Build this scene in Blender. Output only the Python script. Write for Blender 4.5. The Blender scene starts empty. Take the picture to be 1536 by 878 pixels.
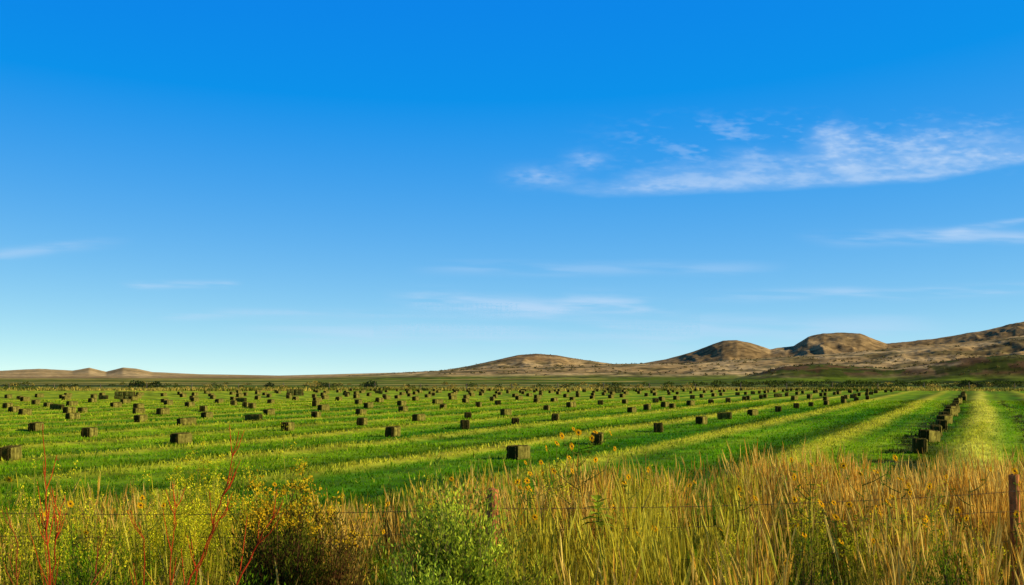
import bpy, math, numpy as np
from mathutils import Vector
rng=np.random.default_rng(7)
F=2110.0; HZ=565.0; CH=2.5
sc=bpy.context.scene
sc.view_settings.view_transform='Standard'; sc.view_settings.look='None'; sc.view_settings.exposure=0

# ---------------------------------------------------------------- noise
_T=np.random.default_rng(3).random((256,256))
def vn(x,y):
    xi=np.floor(x).astype(int); yi=np.floor(y).astype(int)
    fx=x-xi; fy=y-yi; fx=fx*fx*(3-2*fx); fy=fy*fy*(3-2*fy)
    a=_T[xi&255,yi&255]; b=_T[(xi+1)&255,yi&255]; c=_T[xi&255,(yi+1)&255]; d=_T[(xi+1)&255,(yi+1)&255]
    return (a*(1-fx)+b*fx)*(1-fy)+(c*(1-fx)+d*fx)*fy
def fbm(x,y,o=4):
    s=0;a=.5;t=0
    for i in range(o):
        s=s+a*vn(x+17.3*i,y+9.1*i); t+=a; a*=.5; x=x*2.03; y=y*2.03
    return s/t
def ss(a,b,x):
    t=np.clip((x-a)/(b-a),0,1); return t*t*(3-2*t)
def mix(a,b,t):
    a=np.asarray(a,float); b=np.asarray(b,float); t=np.asarray(t)[...,None]
    return a*(1-t)+b*t

# ---------------------------------------------------------------- mesh builder
class MB:
    def __init__(s): s.v=[];s.q=[];s.c=[];s.n=0
    def add(s,v,q,c):
        v=np.asarray(v,float).reshape(-1,3); q=np.asarray(q,int).reshape(-1,4)
        c=np.broadcast_to(np.asarray(c,float),(len(v),3)) if np.ndim(c)==1 else np.asarray(c,float).reshape(-1,3)
        s.v.append(v); s.q.append(q+s.n); s.c.append(c); s.n+=len(v)
    def build(s,name,mat,smooth=False,link=True):
        v=np.concatenate(s.v);q=np.concatenate(s.q);c=np.concatenate(s.c)
        me=bpy.data.meshes.new(name)
        me.vertices.add(len(v)); me.vertices.foreach_set('co',v.astype(np.float32).ravel())
        me.loops.add(q.size); me.loops.foreach_set('vertex_index',q.astype(np.int32).ravel())
        me.polygons.add(len(q)); me.polygons.foreach_set('loop_start',(np.arange(len(q))*4).astype(np.int32))
        try: me.polygons.foreach_set('loop_total',np.full(len(q),4,np.int32))
        except Exception: pass
        me.polygons.foreach_set('use_smooth',np.full(len(q),smooth,bool))
        at=me.color_attributes.new('Col','FLOAT_COLOR','POINT')
        cc=np.ones((len(v),4),np.float32); cc[:,:3]=np.clip(c,0,.98); at.data.foreach_set('color',cc.ravel())
        me.update(calc_edges=True)
        me.materials.append(mat)
        if not link: return me
        ob=bpy.data.objects.new(name,me); sc.collection.objects.link(ob); return ob

def grid_faces(nr,nc,wrap=False):
    i=np.arange(nr-1)[:,None]; j=np.arange(nc if wrap else nc-1)[None,:]
    j2=(j+1)%nc
    return np.stack([i*nc+j,i*nc+j2,(i+1)*nc+j2,(i+1)*nc+j],-1).reshape(-1,4)

def ribbons(mb,base,h,lean,width,tp,wp,c0,c1,cp,ang=None,pw=2.0):
    N=len(base);K=len(tp); tp=np.array(tp);wp=np.array(wp);cp=np.array(cp)
    if ang is None: ang=rng.random(N)*math.pi
    P=np.zeros((N,K,3)); P[:]=base[:,None,:]
    P[...,0]+=lean[:,0,None]*h[:,None]*tp**pw; P[...,1]+=lean[:,1,None]*h[:,None]*tp**pw
    P[...,2]+=h[:,None]*tp*(1-0.25*(np.hypot(lean[:,0],lean[:,1])[:,None]**2)*tp)
    s=np.stack([np.cos(ang),np.sin(ang),np.zeros(N)],-1)[:,None,:]*(width[:,None]*wp*.5)[...,None]
    V=np.stack([P-s,P+s],2)
    C=c0[:,None,:]*(1-cp[:,None])+c1[:,None,:]*cp[:,None]
    C=np.repeat(C[:,:,None,:],2,2)
    k=np.arange(K-1)*2; q=np.stack([k,k+1,k+3,k+2],-1)
    Q=(np.arange(N)*2*K)[:,None,None]+q[None]
    mb.add(V,Q,C.reshape(-1,3))

def leaves(mb,pos,d,ln,w,col):
    N=len(pos); d=d/np.linalg.norm(d,axis=1,keepdims=True)
    r=rng.normal(size=(N,3)); s=np.cross(d,r); s/=np.linalg.norm(s,axis=1,keepdims=True)+1e-9
    ln=ln[:,None]; w=w[:,None]
    V=np.stack([pos,pos+d*ln*.45+s*w*.5,pos+d*ln,pos+d*ln*.45-s*w*.5],1)
    mb.add(V,np.arange(N*4).reshape(N,4),np.repeat(col,4,0))

def tube(mb,P,R,col,n=6):
    P=np.asarray(P,float);K=len(P);R=np.broadcast_to(R,(K,))
    T=np.gradient(P,axis=0);T/=np.linalg.norm(T,axis=1,keepdims=True)
    up=np.array([.13,.97,.2]); 
    A=np.cross(T,up);A/=np.linalg.norm(A,axis=1,keepdims=True)+1e-9;B=np.cross(T,A)
    a=np.arange(n)*2*math.pi/n
    V=P[:,None]+R[:,None,None]*(A[:,None]*np.cos(a)[:,None]+B[:,None]*np.sin(a)[:,None])
    mb.add(V,grid_faces(K,n,True),col)

# ---------------------------------------------------------------- materials
def mat_attr(name,rough=.9,trans=0.,nscale=8.,namt=.3,bump=0.,bscale=30.,spec=.03,ns2=None,lo2=.6):
    m=bpy.data.materials.new(name); m.use_nodes=True; nt=m.node_tree; N=nt.nodes; L=nt.links; N.clear()
    out=N.new('ShaderNodeOutputMaterial'); at=N.new('ShaderNodeAttribute'); at.attribute_name='Col'
    tc=N.new('ShaderNodeTexCoord'); no=N.new('ShaderNodeTexNoise'); no.inputs['Scale'].default_value=nscale; no.inputs['Detail'].default_value=6
    L.new(tc.outputs['Object'],no.inputs['Vector'])
    mr=N.new('ShaderNodeMapRange'); mr.inputs['From Min'].default_value=.3; mr.inputs['From Max'].default_value=.7
    mr.inputs['To Min'].default_value=1-namt; mr.inputs['To Max'].default_value=1+namt
    L.new(no.outputs['Fac'],mr.inputs['Value'])
    vm=N.new('ShaderNodeVectorMath'); vm.operation='SCALE'; L.new(at.outputs['Color'],vm.inputs[0]); L.new(mr.outputs['Result'],vm.inputs['Scale'])
    col=vm.outputs['Vector']
    if ns2:
        n2=N.new('ShaderNodeTexNoise'); n2.inputs['Scale'].default_value=ns2; n2.inputs['Detail'].default_value=4; L.new(tc.outputs['Object'],n2.inputs['Vector'])
        m2=N.new('ShaderNodeMapRange'); m2.inputs['From Min'].default_value=.37; m2.inputs['From Max'].default_value=.58; m2.inputs['To Min'].default_value=lo2; m2.inputs['To Max'].default_value=1.12
        L.new(n2.outputs['Fac'],m2.inputs['Value'])
        v2=N.new('ShaderNodeVectorMath'); v2.operation='SCALE'; L.new(col,v2.inputs[0]); L.new(m2.outputs['Result'],v2.inputs['Scale']); col=v2.outputs['Vector']
    b=N.new('ShaderNodeBsdfPrincipled'); b.inputs['Roughness'].default_value=rough; b.inputs['Specular IOR Level'].default_value=spec
    L.new(col,b.inputs['Base Color'])
    sh=b.outputs[0]
    if bump>0:
        bn=N.new('ShaderNodeTexNoise'); bn.inputs['Scale'].default_value=bscale; bn.inputs['Detail'].default_value=8; L.new(tc.outputs['Object'],bn.inputs['Vector'])
        bp=N.new('ShaderNodeBump'); bp.inputs['Strength'].default_value=1; bp.inputs['Distance'].default_value=bump
        L.new(bn.outputs['Fac'],bp.inputs['Height']); L.new(bp.outputs['Normal'],b.inputs['Normal'])
    if trans>0:
        t=N.new('ShaderNodeBsdfTranslucent'); L.new(col,t.inputs['Color'])
        mx=N.new('ShaderNodeMixShader'); mx.inputs[0].default_value=trans; L.new(sh,mx.inputs[1]); L.new(t.outputs[0],mx.inputs[2]); sh=mx.outputs[0]
    L.new(sh,out.inputs['Surface']); return m

M_ground=mat_attr('hill_and_soil',.95,0,.02,.18,1.4,.06,ns2=.12,lo2=.55)
M_field=mat_attr('mown_hay_field',.95,0,.9,.3,.08,1.4,ns2=.35,lo2=.65)
M_veg=mat_attr('plant',.75,.35,3,.2)
M_grass=mat_attr('grass',.7,.3,1.2,.25)
M_stub=mat_attr('stubble',.8,.4,.6,.25)
M_hay=mat_attr('hay',.95,0,9,.35,.03,28)
M_wood=mat_attr('weathered_wood',.9,0,14,.4,.006,40)
M_wire=mat_attr('rusty_wire',.6,0,20,.3)
M_brush=mat_attr('brush',.9,.2,.3,.3)

# ---------------------------------------------------------------- terrain
def interp(u,pts): 
    a=np.array(pts,float); return np.interp(u,a[:,0],a[:,1])
def prof(t,back=.35): return np.where(t<0,ss(-1,0,t),1-back*ss(0,2.2,t))
def terrain(x,y):
    r=np.hypot(x,y); az=np.arctan2(x,y)
    u=768+F*np.tan(np.clip(az,-1.1,1.1))
    behind=np.abs(az)>1.3
    jit=(fbm(x/160,y/160,3)-.5)
    S_far=interp(u,[(860,0),(930,14),(965,20),(1000,26),(1040,37),(1070,48),(1085,53),(1105,54),(1125,50),(1155,40),(1190,45),(1212,58),(1235,63),(1262,64),(1290,62),(1310,54),(1330,47),(1360,50),(1400,54),(1470,64),(1536,77),(1800,98),(2600,130)])
    S_m1=interp(u,[(480,-2),(600,6),(660,9),(700,15),(740,24),(775,32),(805,34.5),(835,32),(875,25),(920,19),(1000,14),(1300,10)])
    S_mid=interp(u,[(450,-3),(520,-1),(650,8),(760,13),(860,17),(940,19),(1020,19),(1080,23),(1155,27),(1250,33),(1330,40),(1400,46),(1460,50),(1536,58),(1800,80),(2600,90)])
    S_bl=interp(u,[(900,-10),(1000,-6),(1100,-3),(1140,6),(1175,15),(1230,19),(1280,15),(1340,11),(1400,19),(1440,26),(1500,30),(1600,34),(2600,50)])
    S_l=interp(u,[(-900,20),(-300,12),(-60,7),(0,8),(60,11),(110,8.5),(135,12.5),(160,7),(185,13),(205,11.5),(230,6.5),(300,3.5),(420,1.5),(500,3.5),(600,6),(800,4),(2600,4)])
    h=np.zeros_like(r); lay=np.zeros_like(r)
    def add(S,R,W,k,j=60,back=.35):
        nonlocal h,lay
        hh=np.maximum(S/F*R+CH,0)*prof((r-R-jit*j)/W,back)
        er=fbm(x/(R*.035),y/(R*.035),5)-.5
        er2=np.abs(fbm(x/(R*.016)+5,y/(R*.03),4)-.5)*2
        e=np.clip(-(r-R)/W,0,1)
        hh=hh*(1+er*.30*e*1.5-er2*.30*np.clip(e*1.6,0,1)) + 0
        hh=hh+hh*.035*(fbm(x/(R*.008),y/(R*.008),3)-.5)
        lay=np.where(hh>h,k,lay); h=np.maximum(h,hh)
    add(S_l,2300,1000,1,200,.1)
    add(S_far,1500,260,2,70)
    add(S_m1,1250,240,3,50)
    add(S_mid,980,330,4,60)
    add(S_bl,640,90,5,50,.15)
    h=np.where(r>5000,np.maximum(h,2.5+(r-5000)*.0008),h)
    h=h*ss(330,520,r)
    h=np.where(behind,0,h)
    # road bank under the camera
    bank=.85*(1-ss(3.5,8.0,y)); h=h+np.where(r<300,bank*(1-ss(60,300,np.abs(x))),0)
    h=h-.06*ss(7,20,r)+np.where(r<26,(fbm(x/3,y/3,3)-.5)*.18,0)
    return h,lay,u,r
azs=np.radians(np.concatenate([np.linspace(-180,-30,50),np.linspace(-28,-23,16),np.linspace(-22.7,22.7,1000),np.linspace(23,28,16),np.linspace(30,177,50)]))
rs=np.concatenate([[.05,1,2],np.linspace(3,30,40),np.geomspace(33,400,40),np.linspace(410,1750,260),np.geomspace(1780,9500,60)])
A,R=np.meshgrid(azs,rs); X=R*np.sin(A);Y=R*np.cos(A)
Z,LAY,U,RR=terrain(X,Y)
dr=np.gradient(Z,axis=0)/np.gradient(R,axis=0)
tan=np.array([.72,.50,.22]); tan2=np.array([.55,.36,.14]); brn=np.array([.24,.14,.06]); scrub=np.array([.14,.12,.035]); grn=np.array([.12,.19,.010]); red=np.array([.32,.16,.06])
n1=fbm(X/70,Y/70,5); n2=fbm(X/22+40,Y/22,4); n3=fbm(X/9+11,Y/9,3)
C=mix(tan,tan2,ss(.4,.6,n1))
C=mix(C,scrub,.75*ss(.50,.61,n2)*np.where(LAY==2,.5,1)*np.where(LAY==1,.3,1))
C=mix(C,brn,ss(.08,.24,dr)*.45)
C=mix(C,tan2*.42+brn*.5,np.where(LAY==2,.72,0)*ss(.30,.52,n1+.1)*ss(1180,1330,RR))
C=mix(C,red*.8,np.where(LAY==3,ss(12,22,Z)*.6,0))
C=mix(C,red*.36,np.where(LAY==5,.86*ss(1.,4.,Z),0)*ss(.36,.5,n2))
C=mix(C,grn*.5,np.where(LAY==5,.8*ss(.5,.58,n3),0))
low=(1-ss(1.2,4.5,Z))*(1-ss(1000,1350,RR)); nb=fbm(X/160+3,Y/26+8,4)
Cf=mix(mix(grn,(.17,.23,.012),n2),(.56,.43,.09),ss(.48,.62,nb)); Cf=mix(Cf,(.05,.07,.01),ss(.54,.68,fbm(X/60,Y/14+3,3)))
C=mix(C,Cf,low)
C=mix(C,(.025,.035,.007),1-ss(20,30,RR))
mb=MB(); mb.add(np.stack([X,Y,Z],-1),grid_faces(len(rs),len(azs),True)[:, ::-1],C.reshape(-1,3)); g=mb.build('ground',M_ground,True)
def gz(x,y): return terrain(np.asarray(x,float),np.asarray(y,float))[0]

# ---------------------------------------------------------------- hay field
ra=math.atan((1468-768)/F); RD=np.array([math.sin(ra),math.cos(ra)]); RP=np.array([math.cos(ra),-math.sin(ra)])
def field_col(x,y):
    p=x*RP[0]+y*RP[1]; s=x*RD[0]+y*RD[1]
    p=p+(fbm(s/22,p/40,2)-.5)*.7
    ph=(p/5.2)%1.0; st=np.exp(-((np.minimum(ph,1-ph))/.11)**2)
    ph2=(p/2.6+.31)%1.0; st2=np.exp(-((np.minimum(ph2,1-ph2))/.15)**2)
    br=fbm(s/14,p/1.4,4); big=fbm(s/45+7,p/9,4)
    left=np.clip((-p-12)/18,0,1)
    a=st*(1.15-.4*left)*(.55+br)
    b=st2*.35*br
    c=mix((.060,.22,.002),(.16,.38,.003),ss(.35,.62,br))
    c=mix(c,(.28,.44,.005),.7*ss(.43,.63,big))
    c=mix(c,(.76,.68,.05),np.clip(a+b,0,1)*.85)
    dk=np.exp(-((((p+2.6+1.2)/5.2)%1.0-.5)/.20)**2)  # dark swath stripes, with windrow shadow painted into the colour
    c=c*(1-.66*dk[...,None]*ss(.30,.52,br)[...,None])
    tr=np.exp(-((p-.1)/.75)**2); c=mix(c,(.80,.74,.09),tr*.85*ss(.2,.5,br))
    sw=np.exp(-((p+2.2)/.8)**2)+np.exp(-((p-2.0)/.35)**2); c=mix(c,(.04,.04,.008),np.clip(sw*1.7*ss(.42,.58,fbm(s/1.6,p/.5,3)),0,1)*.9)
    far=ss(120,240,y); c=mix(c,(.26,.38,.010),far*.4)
    edge=1-ss(26,40,y); c=mix(c,(.04,.15,.002),edge*.8*ss(.36,.52,fbm(x/5,y/2.2,3)))  # dark unmown strip at near edge, its shadow mixed into the colour
    return c,st,p
def fz(x,y):
    c,st,p=field_col(x,y)
    return .02+.09*st+.08*(fbm(x/2.1,y/2.1,3)-.5)+.3*(fbm(x/45+2,y/45,2)-.5)*ss(30,70,y)
xs=np.linspace(-170,170,860); ys=np.concatenate([np.arange(19,90,.35),np.arange(90,252,.9)])
X,Y=np.meshgrid(xs,ys); Yj=Y+ (fbm(X/14,X*0+3,3)-.5)*np.where(Y<21,4,0)
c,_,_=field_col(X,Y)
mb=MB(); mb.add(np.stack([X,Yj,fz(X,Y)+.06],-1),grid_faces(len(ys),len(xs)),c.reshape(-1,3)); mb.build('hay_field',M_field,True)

N=170000
d=22+ (rng.random(N)**1.25)*118; uu=rng.uniform(-.41,.41,N); bx=uu*d; by=d
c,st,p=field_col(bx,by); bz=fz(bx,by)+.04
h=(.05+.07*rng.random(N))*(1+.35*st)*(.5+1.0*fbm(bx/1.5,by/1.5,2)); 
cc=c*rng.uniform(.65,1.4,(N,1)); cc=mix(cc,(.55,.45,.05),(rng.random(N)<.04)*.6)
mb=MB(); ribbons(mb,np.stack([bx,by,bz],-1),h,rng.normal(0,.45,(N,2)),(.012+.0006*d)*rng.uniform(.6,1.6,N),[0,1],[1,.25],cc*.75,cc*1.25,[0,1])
mb.build('hay_stubble',M_stub)

# ---------------------------------------------------------------- hay bales
def bale_mesh(seed,L=.95,W=.5,H=.45,name='hay_bale'):
    r=np.random.default_rng(seed); mb=MB()
    def face(a,b,fn,dk=1.):  # last argument paints shading into the face colour
        s,t=np.meshgrid(np.linspace(-1,1,a),np.linspace(-1,1,b)); P=fn(s,t).reshape(-1,3)
        e=np.array([L,W,H])/2; rad=.05
        q=P*e; inner=np.clip(q,-(e-rad),e-rad); dd=q-inner; n=np.linalg.norm(dd,axis=1,keepdims=True); q=inner+dd/np.maximum(n,1e-6)*np.minimum(n,rad)
        off=(vn(q[:,0]*14+seed*3,q[:,1]*9+q[:,2]*11)-.5)*.045+(vn(q[:,0]*30+seed,q[:,2]*25+q[:,1]*27)-.5)*.02
        nn=P/np.linalg.norm(P,axis=1,keepdims=True)
        q=q+nn*off[:,None]; q[:,2]+=H/2-.01
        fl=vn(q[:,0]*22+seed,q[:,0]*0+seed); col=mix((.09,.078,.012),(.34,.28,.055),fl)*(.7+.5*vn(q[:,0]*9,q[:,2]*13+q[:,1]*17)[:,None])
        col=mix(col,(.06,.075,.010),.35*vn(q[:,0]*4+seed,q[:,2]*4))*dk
        mb.add(q,grid_faces(b,a),col)
    o=lambda s:np.ones_like(s)
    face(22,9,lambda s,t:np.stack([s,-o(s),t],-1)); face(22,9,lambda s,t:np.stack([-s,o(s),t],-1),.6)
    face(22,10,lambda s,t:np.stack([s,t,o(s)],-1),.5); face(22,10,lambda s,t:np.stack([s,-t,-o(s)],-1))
    face(10,9,lambda s,t:np.stack([o(s),s,t],-1),.20); face(10,9,lambda s,t:np.stack([-o(s),-s,t],-1),.20)  # ends coloured dark, as if turned away from the sun
    for yy in (-.11,.11):   # twine
        P=np.array([[-L/2,yy,.0],[L/2,yy,.0],[L/2+.014,yy,.03],[L/2+.014,yy,H-.05],[L/2-.03,yy,H+.004],[-L/2+.03,yy,H+.004],[-L/2-.014,yy,H-.05],[-L/2-.014,yy,.03],[-L/2,yy,0]])
        tube(mb,P,.005,(.18,.12,.04),4)
    n=340; P=np.stack([r.uniform(-L/2,L/2,n),r.uniform(-W/2,W/2,n),r.uniform(0.02,H,n)],-1)
    k=r.integers(0,3,n); sg=r.choice([-1,1],n); 
    for i,e in enumerate((L/2,W/2)): P[:,i]=np.where(k==i,sg*e*.97,P[:,i])
    P[:,2]=np.where(k==2,H*.97,P[:,2]); D=r.normal(0,.5,(n,3)); 
    for i in (0,1): D[:,i]+=np.where(k==i,sg,0)
    D[:,2]+=np.where(k==2,1,-.1)
    leaves(mb,P,D,r.uniform(.02,.05,n),r.uniform(.004,.008,n),mix((.09,.075,.02),(.28,.23,.06),r.random(n))*np.where(k==0,.25,np.where(k==2,.6,1))[:,None])  # straws follow the painted shading of their face
    return mb.build(name,M_hay,True,link=False)
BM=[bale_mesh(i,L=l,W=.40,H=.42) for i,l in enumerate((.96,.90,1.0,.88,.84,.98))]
nb=0; placed=[]
def put(x,y,yaw=None,sc_=1.0):
    global nb
    for (a,b) in placed:
        if (a-x)**2+(b-y)**2<2.2: return
    placed.append((x,y))
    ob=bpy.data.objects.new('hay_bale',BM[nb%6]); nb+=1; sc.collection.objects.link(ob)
    z=float(fz(np.array([x]),np.array([y]))[0])+.055
    ob.location=(x,y,z)
    if yaw is None: yaw=math.pi/2-ra+rng.normal(.04,.20)+ (math.pi/2 if rng.random()<.04 else 0)
    ob.rotation_euler=(rng.normal(0,.03),rng.normal(0,.03),yaw); ob.scale=(sc_,)*3
def survey(u,v): 
    d=CH*F/(v-HZ); return (u-768)/F*d,d
near=[(778,690),(895,667),(987,649),(1051,638),(1086,631),(1128,625),(1166,620),(1193,615.5),(1215,612.5),(1238,610),(1264,607),(1283,604),(1300,602),
 (590,656),(698,645),(773,639),(833,632),(947,621),(1008,616),(544,640),(629,633),(433,648),(759,624),(274,667),(382,634),(137,657),(282,641),(475,628),
 (20,697),(57,648),(40,624),(112,629),(126,620),(213,636),(210,622),(312,628),(405,623),(370,613),(542,624),(702,629),(74,613),(665,616),(718,614),(820,618)]
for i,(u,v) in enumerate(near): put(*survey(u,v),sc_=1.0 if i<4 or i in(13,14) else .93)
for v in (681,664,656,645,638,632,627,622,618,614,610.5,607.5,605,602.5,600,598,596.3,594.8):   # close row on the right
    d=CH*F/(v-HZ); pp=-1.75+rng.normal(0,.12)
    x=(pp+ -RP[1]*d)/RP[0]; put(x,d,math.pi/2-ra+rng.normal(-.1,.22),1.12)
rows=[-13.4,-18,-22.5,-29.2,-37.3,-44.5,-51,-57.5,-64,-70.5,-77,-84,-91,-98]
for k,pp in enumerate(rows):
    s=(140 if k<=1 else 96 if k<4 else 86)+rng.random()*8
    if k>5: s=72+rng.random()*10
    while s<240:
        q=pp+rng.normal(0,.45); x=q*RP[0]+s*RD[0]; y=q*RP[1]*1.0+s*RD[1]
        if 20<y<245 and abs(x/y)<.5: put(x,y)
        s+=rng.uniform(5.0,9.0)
def stack(u,v,nx,nz,name='hay_bale_stack'):
    x,y=survey(u,v); e=bpy.data.objects.new(name,None); sc.collection.objects.link(e); e.location=(x,y,float(fz(np.array([x]),np.array([y]))[0])+.05)
    for k in range(nz):
        for i in range(nx):
            for j in range(2):
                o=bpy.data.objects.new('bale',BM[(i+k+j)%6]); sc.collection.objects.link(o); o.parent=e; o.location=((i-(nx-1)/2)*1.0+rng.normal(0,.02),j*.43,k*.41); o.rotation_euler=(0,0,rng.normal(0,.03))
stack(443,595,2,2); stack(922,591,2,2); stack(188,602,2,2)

# ---------------------------------------------------------------- brush line at far edge
mb=MB()
N=34000; bx=rng.uniform(-130,150,N); by=rng.uniform(236,272,N)+ (fbm(bx/20,bx*0,2)-.5)*16
dn=fbm(bx/9,by/6,3); keep=dn>.36; bx=bx[keep];by=by[keep];n=len(bx)
h=rng.uniform(.2,.65,n)*(.5+1.1*fbm(bx/14,by/9+4,3)); 
cc=mix((.13,.17,.012),(.76,.55,.09),ss(.40,.54,fbm(bx/12+9,by/5,3)))*rng.uniform(.4,1.2,(n,1))
ribbons(mb,np.stack([bx,by,gz(bx,by)-.02],-1),h,rng.normal(0,.3,(n,2)),rng.uniform(.08,.22,n),[0,.6,1],[1,.8,.15],cc*.6,cc,[0,.6,1])
mb.build('field_edge_grass',M_brush)
mb=MB()
def clump(x,y,r,h,n,col):
    th=rng.random(n)*2*math.pi; rr=r*np.sqrt(rng.random(n)); zz=rng.random(n)**.7*h*np.sqrt(np.maximum(.05,1-(rr/r)**2))
    P=np.stack([x+rr*np.cos(th),y+rr*np.sin(th),gz(x,y)+zz],-1)
    c=np.array(col)*rng.uniform(.5,1.4,(n,1)); leaves(mb,P,rng.normal(size=(n,3))+[0,0,.5],np.full(n,r*.35),np.full(n,r*.22),c)
for i in range(340):
    y=rng.uniform(255,440); x=rng.uniform(-.45,.45)*y
    if fbm(np.array([x/30]),np.array([y/30]),2)[0]<.42: continue
    r=rng.uniform(.4,1.3); clump(x,y,r,r*rng.uniform(.5,1.),70,(.08,.10,.012) if rng.random()<.6 else (.42,.30,.05))
for i in range(130):
    u=rng.uniform(1000,1600); y=rng.uniform(300,480); x=(u-768)/F*y; r=rng.uniform(.8,1.9); clump(x,y,r,r*.75,60,(.07,.095,.012))
for u,r in ((205,1.7),(215,1.3),(235,1.5),(557,1.6),(405,1.2),(490,1.2),(1450,1.8),(1465,1.3)):
    y=330; clump((u-768)/F*y,y,r,r*.9,160,(.035,.06,.012))
mb.build('distant_brush',M_brush)
mb=MB()
n=5200; r=rng.uniform(560,1450,n); a=rng.uniform(-.12,.40,n); x=r*np.sin(a); y=r*np.cos(a); z,_,_,_=terrain(x,y)
k=(z>3)&(fbm(x/40,y/40,3)>.43); 
for xx,yy,zz in zip(x[k],y[k],z[k]):
    rr=rng.uniform(.35,1.0)*(1 if yy<1000 else .6); m=12; P=rng.normal(0,rr*.4,(m,3)); P[:,2]=np.abs(P[:,2])*.6
    leaves(mb,P+[xx,yy,zz],rng.normal(size=(m,3))+[0,0,.4],np.full(m,rr*.9),np.full(m,rr*.6),np.array([.12,.10,.03])*rng.uniform(.6,1.6,(m,1)))
mb.build('hillside_scrub',M_brush)
mb=MB()
for i in range(-16,20):
    x=i*8.3; y=256+rng.normal(0,.3); z=float(gz(x,y)); hh=rng.uniform(1.2,1.5); tube(mb,[[x,y,z-.1],[x+.02,y,z+hh*.5],[x+rng.normal(0,.05),y,z+hh]],.07,(.22,.16,.10),6)
for zz in (.5,.85,1.15): tube(mb,[[x,256,float(gz(x,256))+zz] for x in np.linspace(-130,155,40)],.008,(.2,.18,.16),3)
mb.build('pasture_fence',M_wood)

# ---------------------------------------------------------------- foreground grass
def clear(x,y):
    g=np.ones_like(x)
    for (u,d,rx,s) in ((438,11.4,.60,.97),(520,11.4,.38,.9),(690,10.6,.68,.98),(640,9.6,.45,.9),(770,10.6,.35,.85),(340,9.4,.5,.8),(150,10.8,.62,.75),(1215,10.8,.42,.88),(1430,10.8,.5,.7),(90,9,.3,.6),(738,13.3,.10,.85),(1518,15.3,.14,.85),(895,12.8,.12,.6)):
        uu=768+F*x/y; w=rx/d*F
        g=g*(1-s*np.exp(-((uu-u)/w)**4)*(1-ss(d+.1,d+.7,y)))
    return g
def fgpos(N,d0=8,d1=23.5,uw=.43,pw=1.0):
    d=np.sqrt(rng.uniform(d0**2,d1**2,N)); uu=rng.uniform(-uw,uw,N); return uu*d,d
def uof(x,y): return 768+F*x/y
def edge(x): return 21.8+3.2*(fbm(x/3.0+3,x*0+1,3)-.5)*2
mb=MB()
N=125000; x,y=fgpos(N,8.5,23.5); u=uof(x,y); k=(y<edge(x)+1.2)&(rng.random(N)<clear(x,y)+.15); x=x[k];y=y[k];u=u[k];n=len(x)
pt=fbm(x/1.1,y/1.4,4); h=(.16+.34*rng.random(n))*(.30+1.3*pt)*(1+.5*(1-ss(350,620,u)))
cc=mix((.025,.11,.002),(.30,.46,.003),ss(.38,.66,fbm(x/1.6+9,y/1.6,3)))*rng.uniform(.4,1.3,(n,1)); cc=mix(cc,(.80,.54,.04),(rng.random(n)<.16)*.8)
ribbons(mb,np.stack([x,y,gz(x,y)-.02],-1),h,rng.normal(0,.30,(n,2))+[-.05,0],rng.uniform(.003,.008,n),[0,.4,.75,1],[1,.9,.6,.08],cc*.15,cc*1.25,[0,.25,.8,1],rng.normal(.8,.7,n))  # blade bases coloured darker, painting in shade low in the grass
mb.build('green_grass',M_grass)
mb=MB()
N=88000; x,y=fgpos(N,8.8,23.2); u=uof(x,y)
dens=ss(.47,.575,fbm(x/.55+20,y/1.1,4))
gap=clear(x,y)*(1-.88*np.exp(-((u-1240)/65)**2)*(y<16)-.65*np.exp(-((u-160)/180)**2)*(y<14))
rt=.34+.66*ss(540,780,u); rt=rt*(1-.45*ss(1120,1250,u)*(y<14))
k=(rng.random(N)<(.05+.95*dens)*gap*rt)&(y<edge(x)); x=x[k];y=y[k];u=u[k];n=len(x)
hm=.58+.40*fbm(x/2.5,y/2.5+5,3)+.14*ss(600,800,u)-.10*np.exp(-((u-545)/60)**2)-.14*np.exp(-((u-1060)/50)**2)
h=hm*rng.normal(1,.20,n).clip(.5,1.5)+.17
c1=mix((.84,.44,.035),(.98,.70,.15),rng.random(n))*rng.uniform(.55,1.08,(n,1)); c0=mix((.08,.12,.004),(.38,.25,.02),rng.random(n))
g_=(fbm(x/1.7+31,y/1.7,3)>.55); c1=mix(c1,(.52,.54,.015),g_*.6)
lean=rng.normal(0,.10,(n,2))+[-.03,0]
ang=rng.normal(.7,.65,n); b=np.stack([x,y,gz(x,y)-.02],-1)
ribbons(mb,b,h,lean,rng.uniform(.0026,.0042,n),[0,.35,.68,.80,.84,.92,1],[1,1,.9,.8,3.2,3.6,.3],c0*.3,c1,[0,.15,.55,.8,1,1,1],ang)  # stalk bases darkened in colour to deepen the shading
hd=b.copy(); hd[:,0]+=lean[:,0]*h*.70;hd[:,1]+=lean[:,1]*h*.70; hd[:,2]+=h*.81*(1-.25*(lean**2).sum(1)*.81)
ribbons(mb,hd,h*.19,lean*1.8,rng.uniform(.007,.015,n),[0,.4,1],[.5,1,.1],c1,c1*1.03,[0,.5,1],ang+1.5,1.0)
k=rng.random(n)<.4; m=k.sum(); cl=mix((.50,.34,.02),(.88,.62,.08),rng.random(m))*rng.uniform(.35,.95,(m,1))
ribbons(mb,b[k],h[k]*rng.uniform(.35,.7,m),rng.normal(0,.32,(m,2)),rng.uniform(.0025,.0045,m),[0,.4,.75,1],[1,1,.7,.1],cl*.2,cl,[0,.4,.8,1],rng.normal(.7,.8,m))  # leaf bases carry the same painted shading
mb.build('tall_dry_grass',M_grass)

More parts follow.
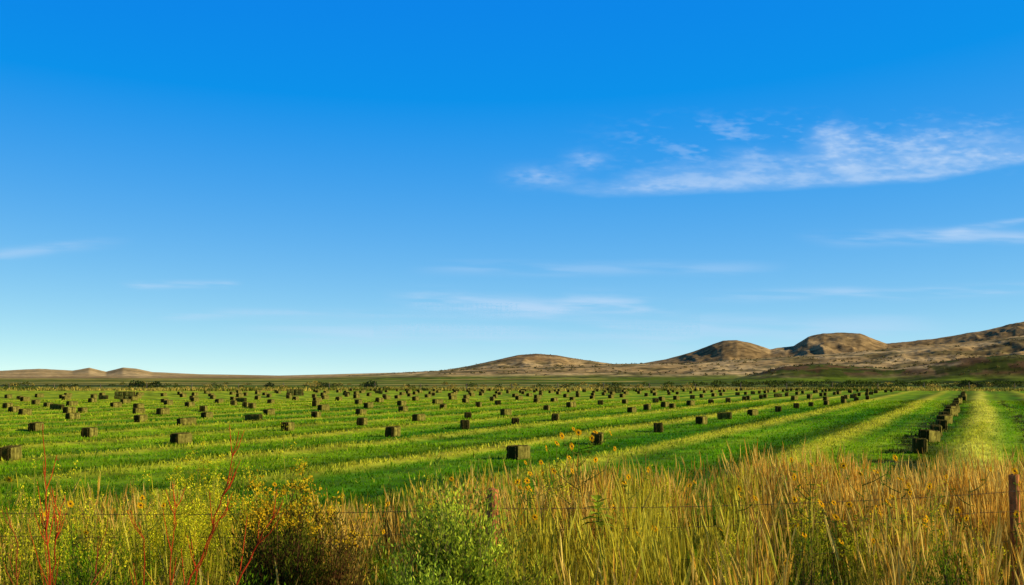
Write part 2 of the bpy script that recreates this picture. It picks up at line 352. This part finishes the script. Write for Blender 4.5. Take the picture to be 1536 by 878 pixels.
# ---------------------------------------------------------------- shrubs
def shrub(name,u,d,rx,h,ntw,nlf,leafc,twigc,lw=(.006,.012),ll=(.02,.05),flowers=None,nfl=0,zlow=.35,pexp=1.0,fs=1.0,jt=.018,ftop=.62):
    mb=MB(); x0=(u-768)/F*d; z0=float(gz(x0,d))
    th=rng.random(ntw)*2*math.pi; el=np.arccos(rng.random(ntw)**.8*.98)
    lump=.72+.5*vn(th*1.9+u,el*3.5)
    E=np.stack([np.sin(el)*np.cos(th)*rx,np.sin(el)*np.sin(th)*rx,np.cos(el)**pexp*h*.9+.12*h],-1)*(lump*rng.uniform(.75,1.08,ntw))[:,None]
    K=5; t=np.linspace(0,1,K); B=np.stack([rng.normal(0,.06,ntw),rng.normal(0,.06,ntw),np.zeros(ntw)],-1)
    P=B[:,None]+(E-B)[:,None]*t[None,:,None]; P[...,2]+= (E[:,2]*.18)[:,None]*np.sin(t*math.pi); P+=rng.normal(0,.012,P.shape)*t[None,:,None]
    P0=P+[x0,d,z0]
    a=rng.random(ntw)*math.pi; s=np.stack([np.cos(a),np.sin(a),np.zeros(ntw)],-1)[:,None]*(np.array([1,.8,.6,.4,.2])*.006)[None,:,None]
    V=np.stack([P0-s,P0+s],2); k=np.arange(K-1)*2; q=np.stack([k,k+1,k+3,k+2],-1)
    mb.add(V,(np.arange(ntw)*2*K)[:,None,None]+q[None],np.repeat(np.array(twigc)*rng.uniform(.6,1.4,(ntw,1)),2*K,0))
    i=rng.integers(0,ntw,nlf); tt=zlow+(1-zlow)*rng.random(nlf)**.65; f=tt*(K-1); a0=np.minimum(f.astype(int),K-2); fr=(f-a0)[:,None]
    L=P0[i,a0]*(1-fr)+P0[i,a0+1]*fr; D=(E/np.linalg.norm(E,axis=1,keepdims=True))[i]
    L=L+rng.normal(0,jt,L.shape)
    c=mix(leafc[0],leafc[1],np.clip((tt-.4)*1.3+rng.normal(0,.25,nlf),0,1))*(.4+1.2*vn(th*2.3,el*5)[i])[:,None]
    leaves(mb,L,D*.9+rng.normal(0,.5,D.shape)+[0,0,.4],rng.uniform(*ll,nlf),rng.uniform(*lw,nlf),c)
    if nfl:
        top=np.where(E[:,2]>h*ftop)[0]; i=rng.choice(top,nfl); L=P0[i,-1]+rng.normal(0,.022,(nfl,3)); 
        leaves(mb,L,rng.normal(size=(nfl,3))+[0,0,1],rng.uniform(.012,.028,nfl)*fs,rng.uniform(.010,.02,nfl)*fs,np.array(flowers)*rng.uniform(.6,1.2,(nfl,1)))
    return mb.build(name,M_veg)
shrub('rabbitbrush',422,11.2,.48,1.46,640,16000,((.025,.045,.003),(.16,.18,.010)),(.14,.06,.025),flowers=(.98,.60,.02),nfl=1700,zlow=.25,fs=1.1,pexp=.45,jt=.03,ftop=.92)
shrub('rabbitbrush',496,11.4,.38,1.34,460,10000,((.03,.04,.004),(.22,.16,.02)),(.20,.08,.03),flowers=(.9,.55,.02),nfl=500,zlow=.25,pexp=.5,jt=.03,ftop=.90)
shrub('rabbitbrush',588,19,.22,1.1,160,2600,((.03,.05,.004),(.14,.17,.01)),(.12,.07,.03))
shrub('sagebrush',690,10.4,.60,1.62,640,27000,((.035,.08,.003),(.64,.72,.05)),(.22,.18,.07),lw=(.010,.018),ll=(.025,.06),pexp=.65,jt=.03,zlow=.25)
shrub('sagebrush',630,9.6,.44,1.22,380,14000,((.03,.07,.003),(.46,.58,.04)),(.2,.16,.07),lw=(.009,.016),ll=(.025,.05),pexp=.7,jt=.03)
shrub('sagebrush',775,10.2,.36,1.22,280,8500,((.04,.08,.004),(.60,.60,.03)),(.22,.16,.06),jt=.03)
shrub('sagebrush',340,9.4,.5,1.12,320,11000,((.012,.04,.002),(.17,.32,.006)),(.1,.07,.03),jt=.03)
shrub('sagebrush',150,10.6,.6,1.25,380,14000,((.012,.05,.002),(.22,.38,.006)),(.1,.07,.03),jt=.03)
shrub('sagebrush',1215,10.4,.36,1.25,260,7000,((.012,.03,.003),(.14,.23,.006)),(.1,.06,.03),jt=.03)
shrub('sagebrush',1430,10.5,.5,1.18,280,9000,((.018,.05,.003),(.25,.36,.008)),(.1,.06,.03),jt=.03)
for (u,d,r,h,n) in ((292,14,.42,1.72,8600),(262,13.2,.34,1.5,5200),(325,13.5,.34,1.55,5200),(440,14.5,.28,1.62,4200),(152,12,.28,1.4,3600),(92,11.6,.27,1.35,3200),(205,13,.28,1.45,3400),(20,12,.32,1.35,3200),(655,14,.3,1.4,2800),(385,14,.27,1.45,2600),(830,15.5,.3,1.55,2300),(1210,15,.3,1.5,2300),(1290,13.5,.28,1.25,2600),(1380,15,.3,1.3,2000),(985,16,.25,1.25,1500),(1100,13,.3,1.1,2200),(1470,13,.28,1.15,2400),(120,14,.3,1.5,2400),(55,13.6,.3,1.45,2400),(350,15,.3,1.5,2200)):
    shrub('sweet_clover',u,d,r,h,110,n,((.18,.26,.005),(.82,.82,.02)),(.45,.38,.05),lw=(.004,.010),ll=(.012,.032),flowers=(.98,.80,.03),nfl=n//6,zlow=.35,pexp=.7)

# ---------------------------------------------------------------- wild sunflowers
def flower(mb,c,n,r):
    n=np.array(n,float);n/=np.linalg.norm(n); a=np.cross(n,[.1,.2,1]);a/=np.linalg.norm(a);b=np.cross(n,a); k=13
    for i in range(k):
        t=i*2*math.pi/k+rng.normal(0,.08); d=a*math.cos(t)+b*math.sin(t); s=-a*math.sin(t)+b*math.cos(t); L=r*rng.uniform(.85,1.1)
        V=[c+d*r*.22,c+d*L*.6+s*r*.20+n*.1*r,c+d*L-n*.1*r,c+d*L*.6-s*r*.20+n*.1*r]
        mb.add(V,[[0,1,2,3]],np.array([.98,.56,.01])*rng.uniform(.85,1.0))
    rings=[(0,.12),(.16,.11),(.28,.05),(.30,-.05)]; m=10; V=[]
    for rr,hh in rings:
        for j in range(m): t=j*2*math.pi/m; V.append(c+(a*math.cos(t)+b*math.sin(t))*(rr*r+1e-4)+n*hh*r)
    mb.add(V,grid_faces(4,m,True),(.10,.05,.015))
def leaf_big(mb,p,d,L,col):
    d=np.array(d,float);d/=np.linalg.norm(d); s=np.cross(d,[0,0,1.]); s/=np.linalg.norm(s)+1e-9; up=np.cross(s,d)
    tt=[0,.15,.35,.6,.85,1]; ww=[.05,.30,.36,.25,.10,.0]; V=[]
    for t,w in zip(tt,ww):
        c=p+d*L*t-up*L*.35*t*t; 
        for k,q in ((-1,.08),(0,0),(1,.08)): V.append(c+s*k*w*L+up*q*L*(abs(k))*w*3)
    mb.add(V,grid_faces(6,3),col)
def sunflower(u,d,h,nfl,fr=.045,wide=.3,leafn=16):
    mb=MB(); x0=(u-768)/F*d; z0=float(gz(x0,d)); b=np.array([x0,d,z0]); st=(.22,.26,.03)
    lx,ly=rng.normal(0,.06,2)
    def stem(t): return b+np.array([lx*t*t*h,ly*t*t*h,t*h])
    T=np.linspace(0,1,9); tube(mb,[stem(t) for t in T],np.linspace(.008,.003,9),st,6)
    tips=[(stem(1.),stem(1.)-stem(.93))]
    for i in range(nfl-1):
        t0=rng.uniform(.55,.92); a=rng.random()*6.28; L=rng.uniform(.15,.45)*h*.5; p=stem(t0); o=np.array([math.cos(a),math.sin(a)*.7,0])*wide*rng.uniform(.5,1.1)
        e=p+o+[0,0,L]; m=p+o*.7+[0,0,L*.4]; tube(mb,[p,(p+m)/2+[0,0,-.01],m,(m+e)/2,e],np.linspace(.005,.002,5),st,5); tips.append((e,e-m)); 
        for j in range(2): leaf_big(mb,m+(e-m)*rng.random()*.5,np.array([rng.normal(),rng.normal(),.2]),rng.uniform(.05,.09),np.array([.17,.25,.012])*rng.uniform(.6,1.3))
    for i in range(leafn):
        t=rng.uniform(.15,.9); a=i*2.4; leaf_big(mb,stem(t),np.array([math.cos(a),math.sin(a),.35]),rng.uniform(.07,.13)*(1.1-.5*t),np.array([.16,.25,.012])*rng.uniform(.6,1.3))
    for e,dd in tips:
        flower(mb,e,np.array([.8,-.8,.4])+rng.normal(0,.45,3),fr*.95*rng.uniform(.7,1.15))
    mb.build('wild_sunflower',M_veg,False)
for a in ((868,15,1.95,11,.042,.42,18),(832,15.6,1.80,7,.042,.3,14),(752,13.0,1.60,4,.046,.2,10),(690,14.2,1.5,4,.042,.2,8),(1207,14.5,1.66,5,.044,.25,12),(1325,12.8,1.36,4,.046,.25,10),(1352,14.4,1.52,7,.042,.4,10),(1300,14.8,1.55,6,.042,.4,10),(1395,14.0,1.46,6,.042,.35,10),(1515,14,1.5,4,.044,.25,10),(14,12,1.70,2,.045,.15,8),(1450,14.4,1.5,6,.042,.35,10),(940,14.5,1.5,4,.040,.3,10),(1254,12.8,1.34,4,.046,.25,10),(1180,12,1.15,3,.044,.2,8),(395,12.6,1.6,2,.036,.2,5),(1020,14.5,1.44,4,.040,.3,8),(800,14.5,1.55,4,.040,.3,8),(1100,13.8,1.36,4,.040,.3,8),(640,13.8,1.46,3,.040,.25,8),(560,13.5,1.35,3,.040,.25,8),(980,12.4,1.2,3,.04,.25,8),(240,12.8,1.5,3,.04,.25,8),(120,12.6,1.45,3,.04,.25,8)): sunflower(*a)
mb=MB(); d=12.8; x0=(896-768)/F*d; z0=float(gz(x0,d)); 
tube(mb,[[x0,d,z0],[x0+.02,d,z0+.8],[x0,d,z0+1.42]],[.012,.01,.006],(.2,.25,.03),6)
for i in range(16):
    t=.84+.16*(i/15); a=i*2.4; leaf_big(mb,np.array([x0,d,z0+1.42*t]),np.array([math.cos(a),math.sin(a),.15+.9*(i/15)**2]),.19-.08*(i/15),np.array([.42,.50,.03])*rng.uniform(.4,1.2))
mb.build('milkweed',M_veg,False)

# ---------------------------------------------------------------- red-stemmed weeds
def redstem(pts,d,br=8,r0=.007,col=(.70,.08,.02)):
    mb=MB(); P=[]
    for u,v in pts: P.append([(u-768)/F*d,d+rng.normal(0,.03),CH-(v-HZ)/F*d])
    P=np.array(P); P=np.vstack([[P[0,0]-(P[1,0]-P[0,0])*.3,d,min(P[0,2]-.3,.0)],P]); 
    s=np.linspace(0,len(P)-1,18); Q=np.stack([np.interp(s,range(len(P)),P[:,k]) for k in range(3)],-1); Q+=rng.normal(0,.006,Q.shape)
    tube(mb,Q,np.linspace(r0,.002,18),col,5)
    for i in range(br):
        j=int(rng.uniform(4,16)); p=Q[j]; sg=rng.choice([-1,1]); L=rng.uniform(.15,.45)*(1.2-j/18); t=Q[min(j+1,17)]-Q[j-1]; t/=np.linalg.norm(t)
        o=np.array([sg*rng.uniform(.2,.5),rng.normal(0,.3),.0])+t; o/=np.linalg.norm(o); e=p+o*L+[0,0,.05]; m=p+o*L*.5
        tube(mb,[p,m,e],[.0032,.0025,.0014],np.array(col)*1.1,4)
        n=8; k=rng.random((n,1)); leaves(mb,p+(e-p)*k,rng.normal(size=(n,3))+o,rng.uniform(.01,.03,n),rng.uniform(.004,.008,n),mix((.5,.12,.03),(.5,.4,.05),rng.random(n)))
    mb.build('red_stemmed_weed',M_veg)
redstem([(86,900),(80,800),(72,720),(68,636)],9,10,.0075)
redstem([(84,900),(92,800),(98,740)],9.1,8,.006)
redstem([(275,900),(318,800),(342,730),(360,648)],9,8,.0075)
redstem([(300,860),(330,780),(352,760)],9.05,5,.005)
redstem([(345,900),(378,830),(402,790),(418,762)],8.6,5,.0075)
redstem([(262,900),(264,800),(268,735)],9.4,6,.005)
redstem([(222,900),(220,830),(216,780)],9.3,5,.005)
redstem([(140,900),(150,830),(166,780)],9.4,5,.005,(.5,.10,.03))
redstem([(40,900),(30,820),(12,760)],9.4,5,.005,(.5,.10,.03))
redstem([(1130,880),(1135,800),(1128,745)],11,5,.005,(.35,.14,.04))

# ---------------------------------------------------------------- fence
fe=bpy.data.objects.new('barbed_wire_fence',None); sc.collection.objects.link(fe)
A0=np.array([-.19,13.5]); D0=np.array([5.70,2.0]); DL=np.array([5.9,.1])
def fpos(t): return A0+(D0 if t>=0 else DL)*t
def post(i,hh,rr,lean):
    mb=MB(); x,y=fpos(i); z=float(gz(x,y)); n=12; K=12
    zz=np.linspace(-.3,hh,K); V=[]
    for k,q in enumerate(zz):
        for j in range(n):
            t=j*2*math.pi/n; r=rr*(1+.16*(vn(np.array([j*1.3+i*7]),np.array([q*1.5]))[0]-.5)*2); V.append([x+lean*q+r*math.cos(t),y+r*math.sin(t),z+q])
    top=[x+lean*hh,y,z+hh+.012]
    for j in range(n): V.append([top[0]+.3*rr*math.cos(j*2*math.pi/n),top[1]+.3*rr*math.sin(j*2*math.pi/n),top[2]+rng.normal(0,.006)])
    for j in range(n): V.append([top[0]+.001*math.cos(j*2*math.pi/n),top[1]+.001*math.sin(j*2*math.pi/n),top[2]-.01])
    mb.add(V,grid_faces(K+2,n,True),np.array([.46,.17,.05]))
    o=mb.build('post_%d'%(i+3),M_wood,False); o.parent=fe
for i,(hh,ln) in {-2:(1.4,.02),-1:(1.42,-.03),0:(1.48,.0),1:(1.50,-.01),2:(1.4,-.02),3:(1.4,0)}.items(): post(i,hh,.055,ln)
for w,zz in enumerate((1.25,1.04,.72,.42)):
    mb=MB(); P=[]
    for i in range(-2,3):
        for t in np.linspace(0,1,14)[:-1]:
            x,y=fpos(i+t); P.append([x,y-.06,zz-.05*4*t*(1-t)+.01*math.sin(i*3+w)])
    P=np.array(P); tube(mb,P,.0028,(.08,.05,.03),4)
    for s in np.arange(0,len(P)-1,.33):
        j=int(s); p=P[j]+(P[j+1]-P[j])*(s-j)
        for a in (.7,2.3): dd=np.array([math.cos(a)*.4,.2,math.sin(a)])*.016; tube(mb,[p-dd,p,p+dd],.0014,(.08,.05,.04),3)
    o=mb.build('wire_%d'%(w+1),M_wire); o.parent=fe

# ---------------------------------------------------------------- clouds
def cloud_mat():
    m=bpy.data.materials.new('cirrus'); m.use_nodes=True; nt=m.node_tree;N=nt.nodes;L=nt.links;N.clear()
    out=N.new('ShaderNodeOutputMaterial'); at=N.new('ShaderNodeAttribute'); at.attribute_name='Col'
    em=N.new('ShaderNodeEmission'); em.inputs['Color'].default_value=(.60,.76,.98,1); em.inputs['Strength'].default_value=.97  # emission stands in for sunlight scattered by the cloud
    tr=N.new('ShaderNodeBsdfTransparent'); mx=N.new('ShaderNodeMixShader'); L.new(at.outputs['Fac'],mx.inputs[0]); L.new(tr.outputs[0],mx.inputs[1]); L.new(em.outputs[0],mx.inputs[2]); L.new(mx.outputs[0],out.inputs['Surface']); return m
MC=cloud_mat(); DC=9000.
def cloud(u0,u1,v0,v1,fn,nx=300,ny=90):
    u=np.linspace(u0,u1,nx); v=np.linspace(v0,v1,ny); Ug,Vg=np.meshgrid(u,v)
    D=DC-(HZ-Vg)*2.0; al=fn(Ug,Vg)
    ex=np.minimum(ss(0,.2,(Ug-u0)/(u1-u0)),ss(0,.2,(u1-Ug)/(u1-u0))) ; ey=np.minimum(ss(0,.15,(Vg-v0)/(v1-v0)),ss(0,.15,(v1-Vg)/(v1-v0)))
    al=np.clip(al,0,1)*ex*ey
    V=np.stack([(Ug-768)/F*D,D,CH+(HZ-Vg)/F*D],-1)
    mb=MB(); mb.add(V,grid_faces(ny,nx),np.repeat(al.reshape(-1,1),3,1)); mb.build('cirrus_cloud',MC,True)
def main(U,V):
    w=(fbm(U/70,V/40,3)-.5)*50
    base=interp(U,[(740,275),(830,280),(900,290),(1000,286),(1150,279),(1290,273),(1400,266),(1480,250),(1600,230),(1800,220)])
    top=interp(U,[(740,262),(800,255),(860,268),(900,272),(960,258),(1030,244),(1110,240),(1190,230),(1260,195),(1330,216),(1390,196),(1450,192),(1530,196),(1700,190)])
    f=(V-top)/(base-top+1e-6)+ w*.012
    body=ss(-.6,.85,f)*(1-ss(.8,1.35,(V-base)/26+1+w*.004))
    str_=fbm(U/42-V/30,V/10+U/160,5); fine=fbm((U+V*1.2)/14,(V-U*.15)/5,4)
    wisp=ss(.3,.75,str_*.65+fine*.35)
    a=body*(.38+.62*wisp)*.8*ss(790,980,U)
    b=ss(.45,.8,fbm(U/60+3-V/45,V/18,5)*.6+fine*.4)*np.exp(-((V-interp(U,[(740,250),(950,215),(1260,200),(1500,210)]))/38)**2)*ss(820,1100,U)*.75
    col=np.exp(-((U-1268-(V-240)*.35)/26)**2)*ss(180,196,V)*(1-ss(235,265,V))*.6*(.4+fine)
    tuf=np.exp(-((U-880)/26)**2-((V-238)/13)**2)*fine*.6+np.exp(-((U-808)/42)**2-((V-264)/14)**2)*fine*.7
    return (a+b*.55+col*.7+tuf)*.70
cloud(500,2100,150,320,main,1100,260)
def streak(c,slope,wd,amp,sx=60,sy=5,sd=0):
    def f(U,V):
        w=(fbm(U/90+sd,V*0,2)-.5)*wd*1.0; y=V-(c+slope*(U-768))-w
        return np.exp(-(y/wd)**2)*amp*ss(.2,.75,fbm(U/sx+sd-V/40,V/sy+sd,4))
    return f
cloud(1180,2000,315,385,lambda U,V:streak(357,-.0,9,.5,80,9,2)(U,V)+streak(485,-.205,6,.5,80,9,3)(U,V)*ss(1330,1460,U),300,70)
cloud(560,1050,420,505,streak(458,.03,14,.62,70,9,5))
cloud(1000,2000,415,465,streak(452,-.022,7,.4,90,8,8))
cloud(-500,210,350,410,streak(300,-.105,8,.32,70,8,11))
cloud(170,370,415,440,streak(428,.0,5,.4,60,8,14))
cloud(300,1500,465,535,streak(495,.0,20,.35,160,12,25))
cloud(600,1200,385,420,streak(402,.0,9,.22,110,9,21))
cloud(150,780,455,490,streak(472,.0,7,.25,110,9,33))

# ---------------------------------------------------------------- light, world, camera
el=math.radians(23); saz=math.radians(100)
sd=Vector((math.sin(saz)*math.cos(el),math.cos(saz)*math.cos(el),math.sin(el)))
l=bpy.data.lights.new('sun','SUN'); l.energy=5; l.angle=math.radians(.5); l.color=(1,.88,.62); lo=bpy.data.objects.new('sun',l); sc.collection.objects.link(lo)
lo.rotation_euler=sd.to_track_quat('Z','Y').to_euler(); lo.location=(50,0,50)
w=bpy.data.worlds.new('World'); sc.world=w; w.use_nodes=True; nt=w.node_tree;N=nt.nodes;L=nt.links;N.clear()
out=N.new('ShaderNodeOutputWorld');bg=N.new('ShaderNodeBackground');sky=N.new('ShaderNodeTexSky'); sky.sky_type='NISHITA'; sky.sun_disc=False; sky.sun_elevation=el; sky.sun_rotation=saz
sky.air_density=1.0; sky.dust_density=.0; sky.ozone_density=3.0; sky.altitude=900
tc=N.new('ShaderNodeTexCoord');mp=N.new('ShaderNodeMapping'); mp.inputs['Scale'].default_value=(1,1,2.2); mp.inputs['Location'].default_value=(0,0,.075); nm=N.new('ShaderNodeVectorMath'); nm.operation='NORMALIZE'
L.new(tc.outputs['Generated'],mp.inputs['Vector']);L.new(mp.outputs[0],nm.inputs[0]);L.new(nm.outputs[0],sky.inputs['Vector'])
S=.11
def mth(op,a,b):
    m=N.new('ShaderNodeMath'); m.operation=op
    for i,q in enumerate((a,b)):
        if isinstance(q,(int,float)): m.inputs[i].default_value=q
        else: L.new(q,m.inputs[i])
    return m.outputs[0]
sp=N.new('ShaderNodeSeparateColor'); L.new(sky.outputs[0],sp.inputs[0]); cb=N.new('ShaderNodeCombineColor')
for i,(g,a,o) in enumerate(((1.0,2.2,-.185),(.82,1.62,-.075),(.14,.97,0))):
    v=mth('MULTIPLY',sp.outputs[i],S); v=mth('MAXIMUM',v,1e-4); v=mth('POWER',v,g); v=mth('MULTIPLY',v,a); v=mth('ADD',v,o); v=mth('MAXIMUM',v,.004); v=mth('MULTIPLY',v,1/S); L.new(v,cb.inputs[i])
sx=N.new('ShaderNodeSeparateXYZ'); L.new(tc.outputs['Generated'],sx.inputs[0])
mr=N.new('ShaderNodeMapRange'); mr.inputs['From Min'].default_value=.27; mr.inputs['From Max'].default_value=.6; mr.inputs['To Min'].default_value=1; mr.inputs['To Max'].default_value=.15; L.new(sx.outputs['Z'],mr.inputs['Value'])  # upper sky, out of view, dimmed to weaken fill light in shadows
vs=N.new('ShaderNodeVectorMath'); vs.operation='SCALE'; L.new(cb.outputs[0],vs.inputs[0]); L.new(mr.outputs[0],vs.inputs['Scale'])
L.new(vs.outputs[0],bg.inputs['Color']);bg.inputs['Strength'].default_value=S;L.new(bg.outputs[0],out.inputs['Surface'])
cam=bpy.data.cameras.new('camera'); cam.sensor_width=36; cam.lens=F/1536*36; cam.clip_start=.1; cam.clip_end=30000
co=bpy.data.objects.new('camera',cam); sc.collection.objects.link(co); co.location=(0,0,CH); co.rotation_euler=(math.radians(90)+math.atan((HZ-439)/F),0,0); sc.camera=co
print('bales',nb)
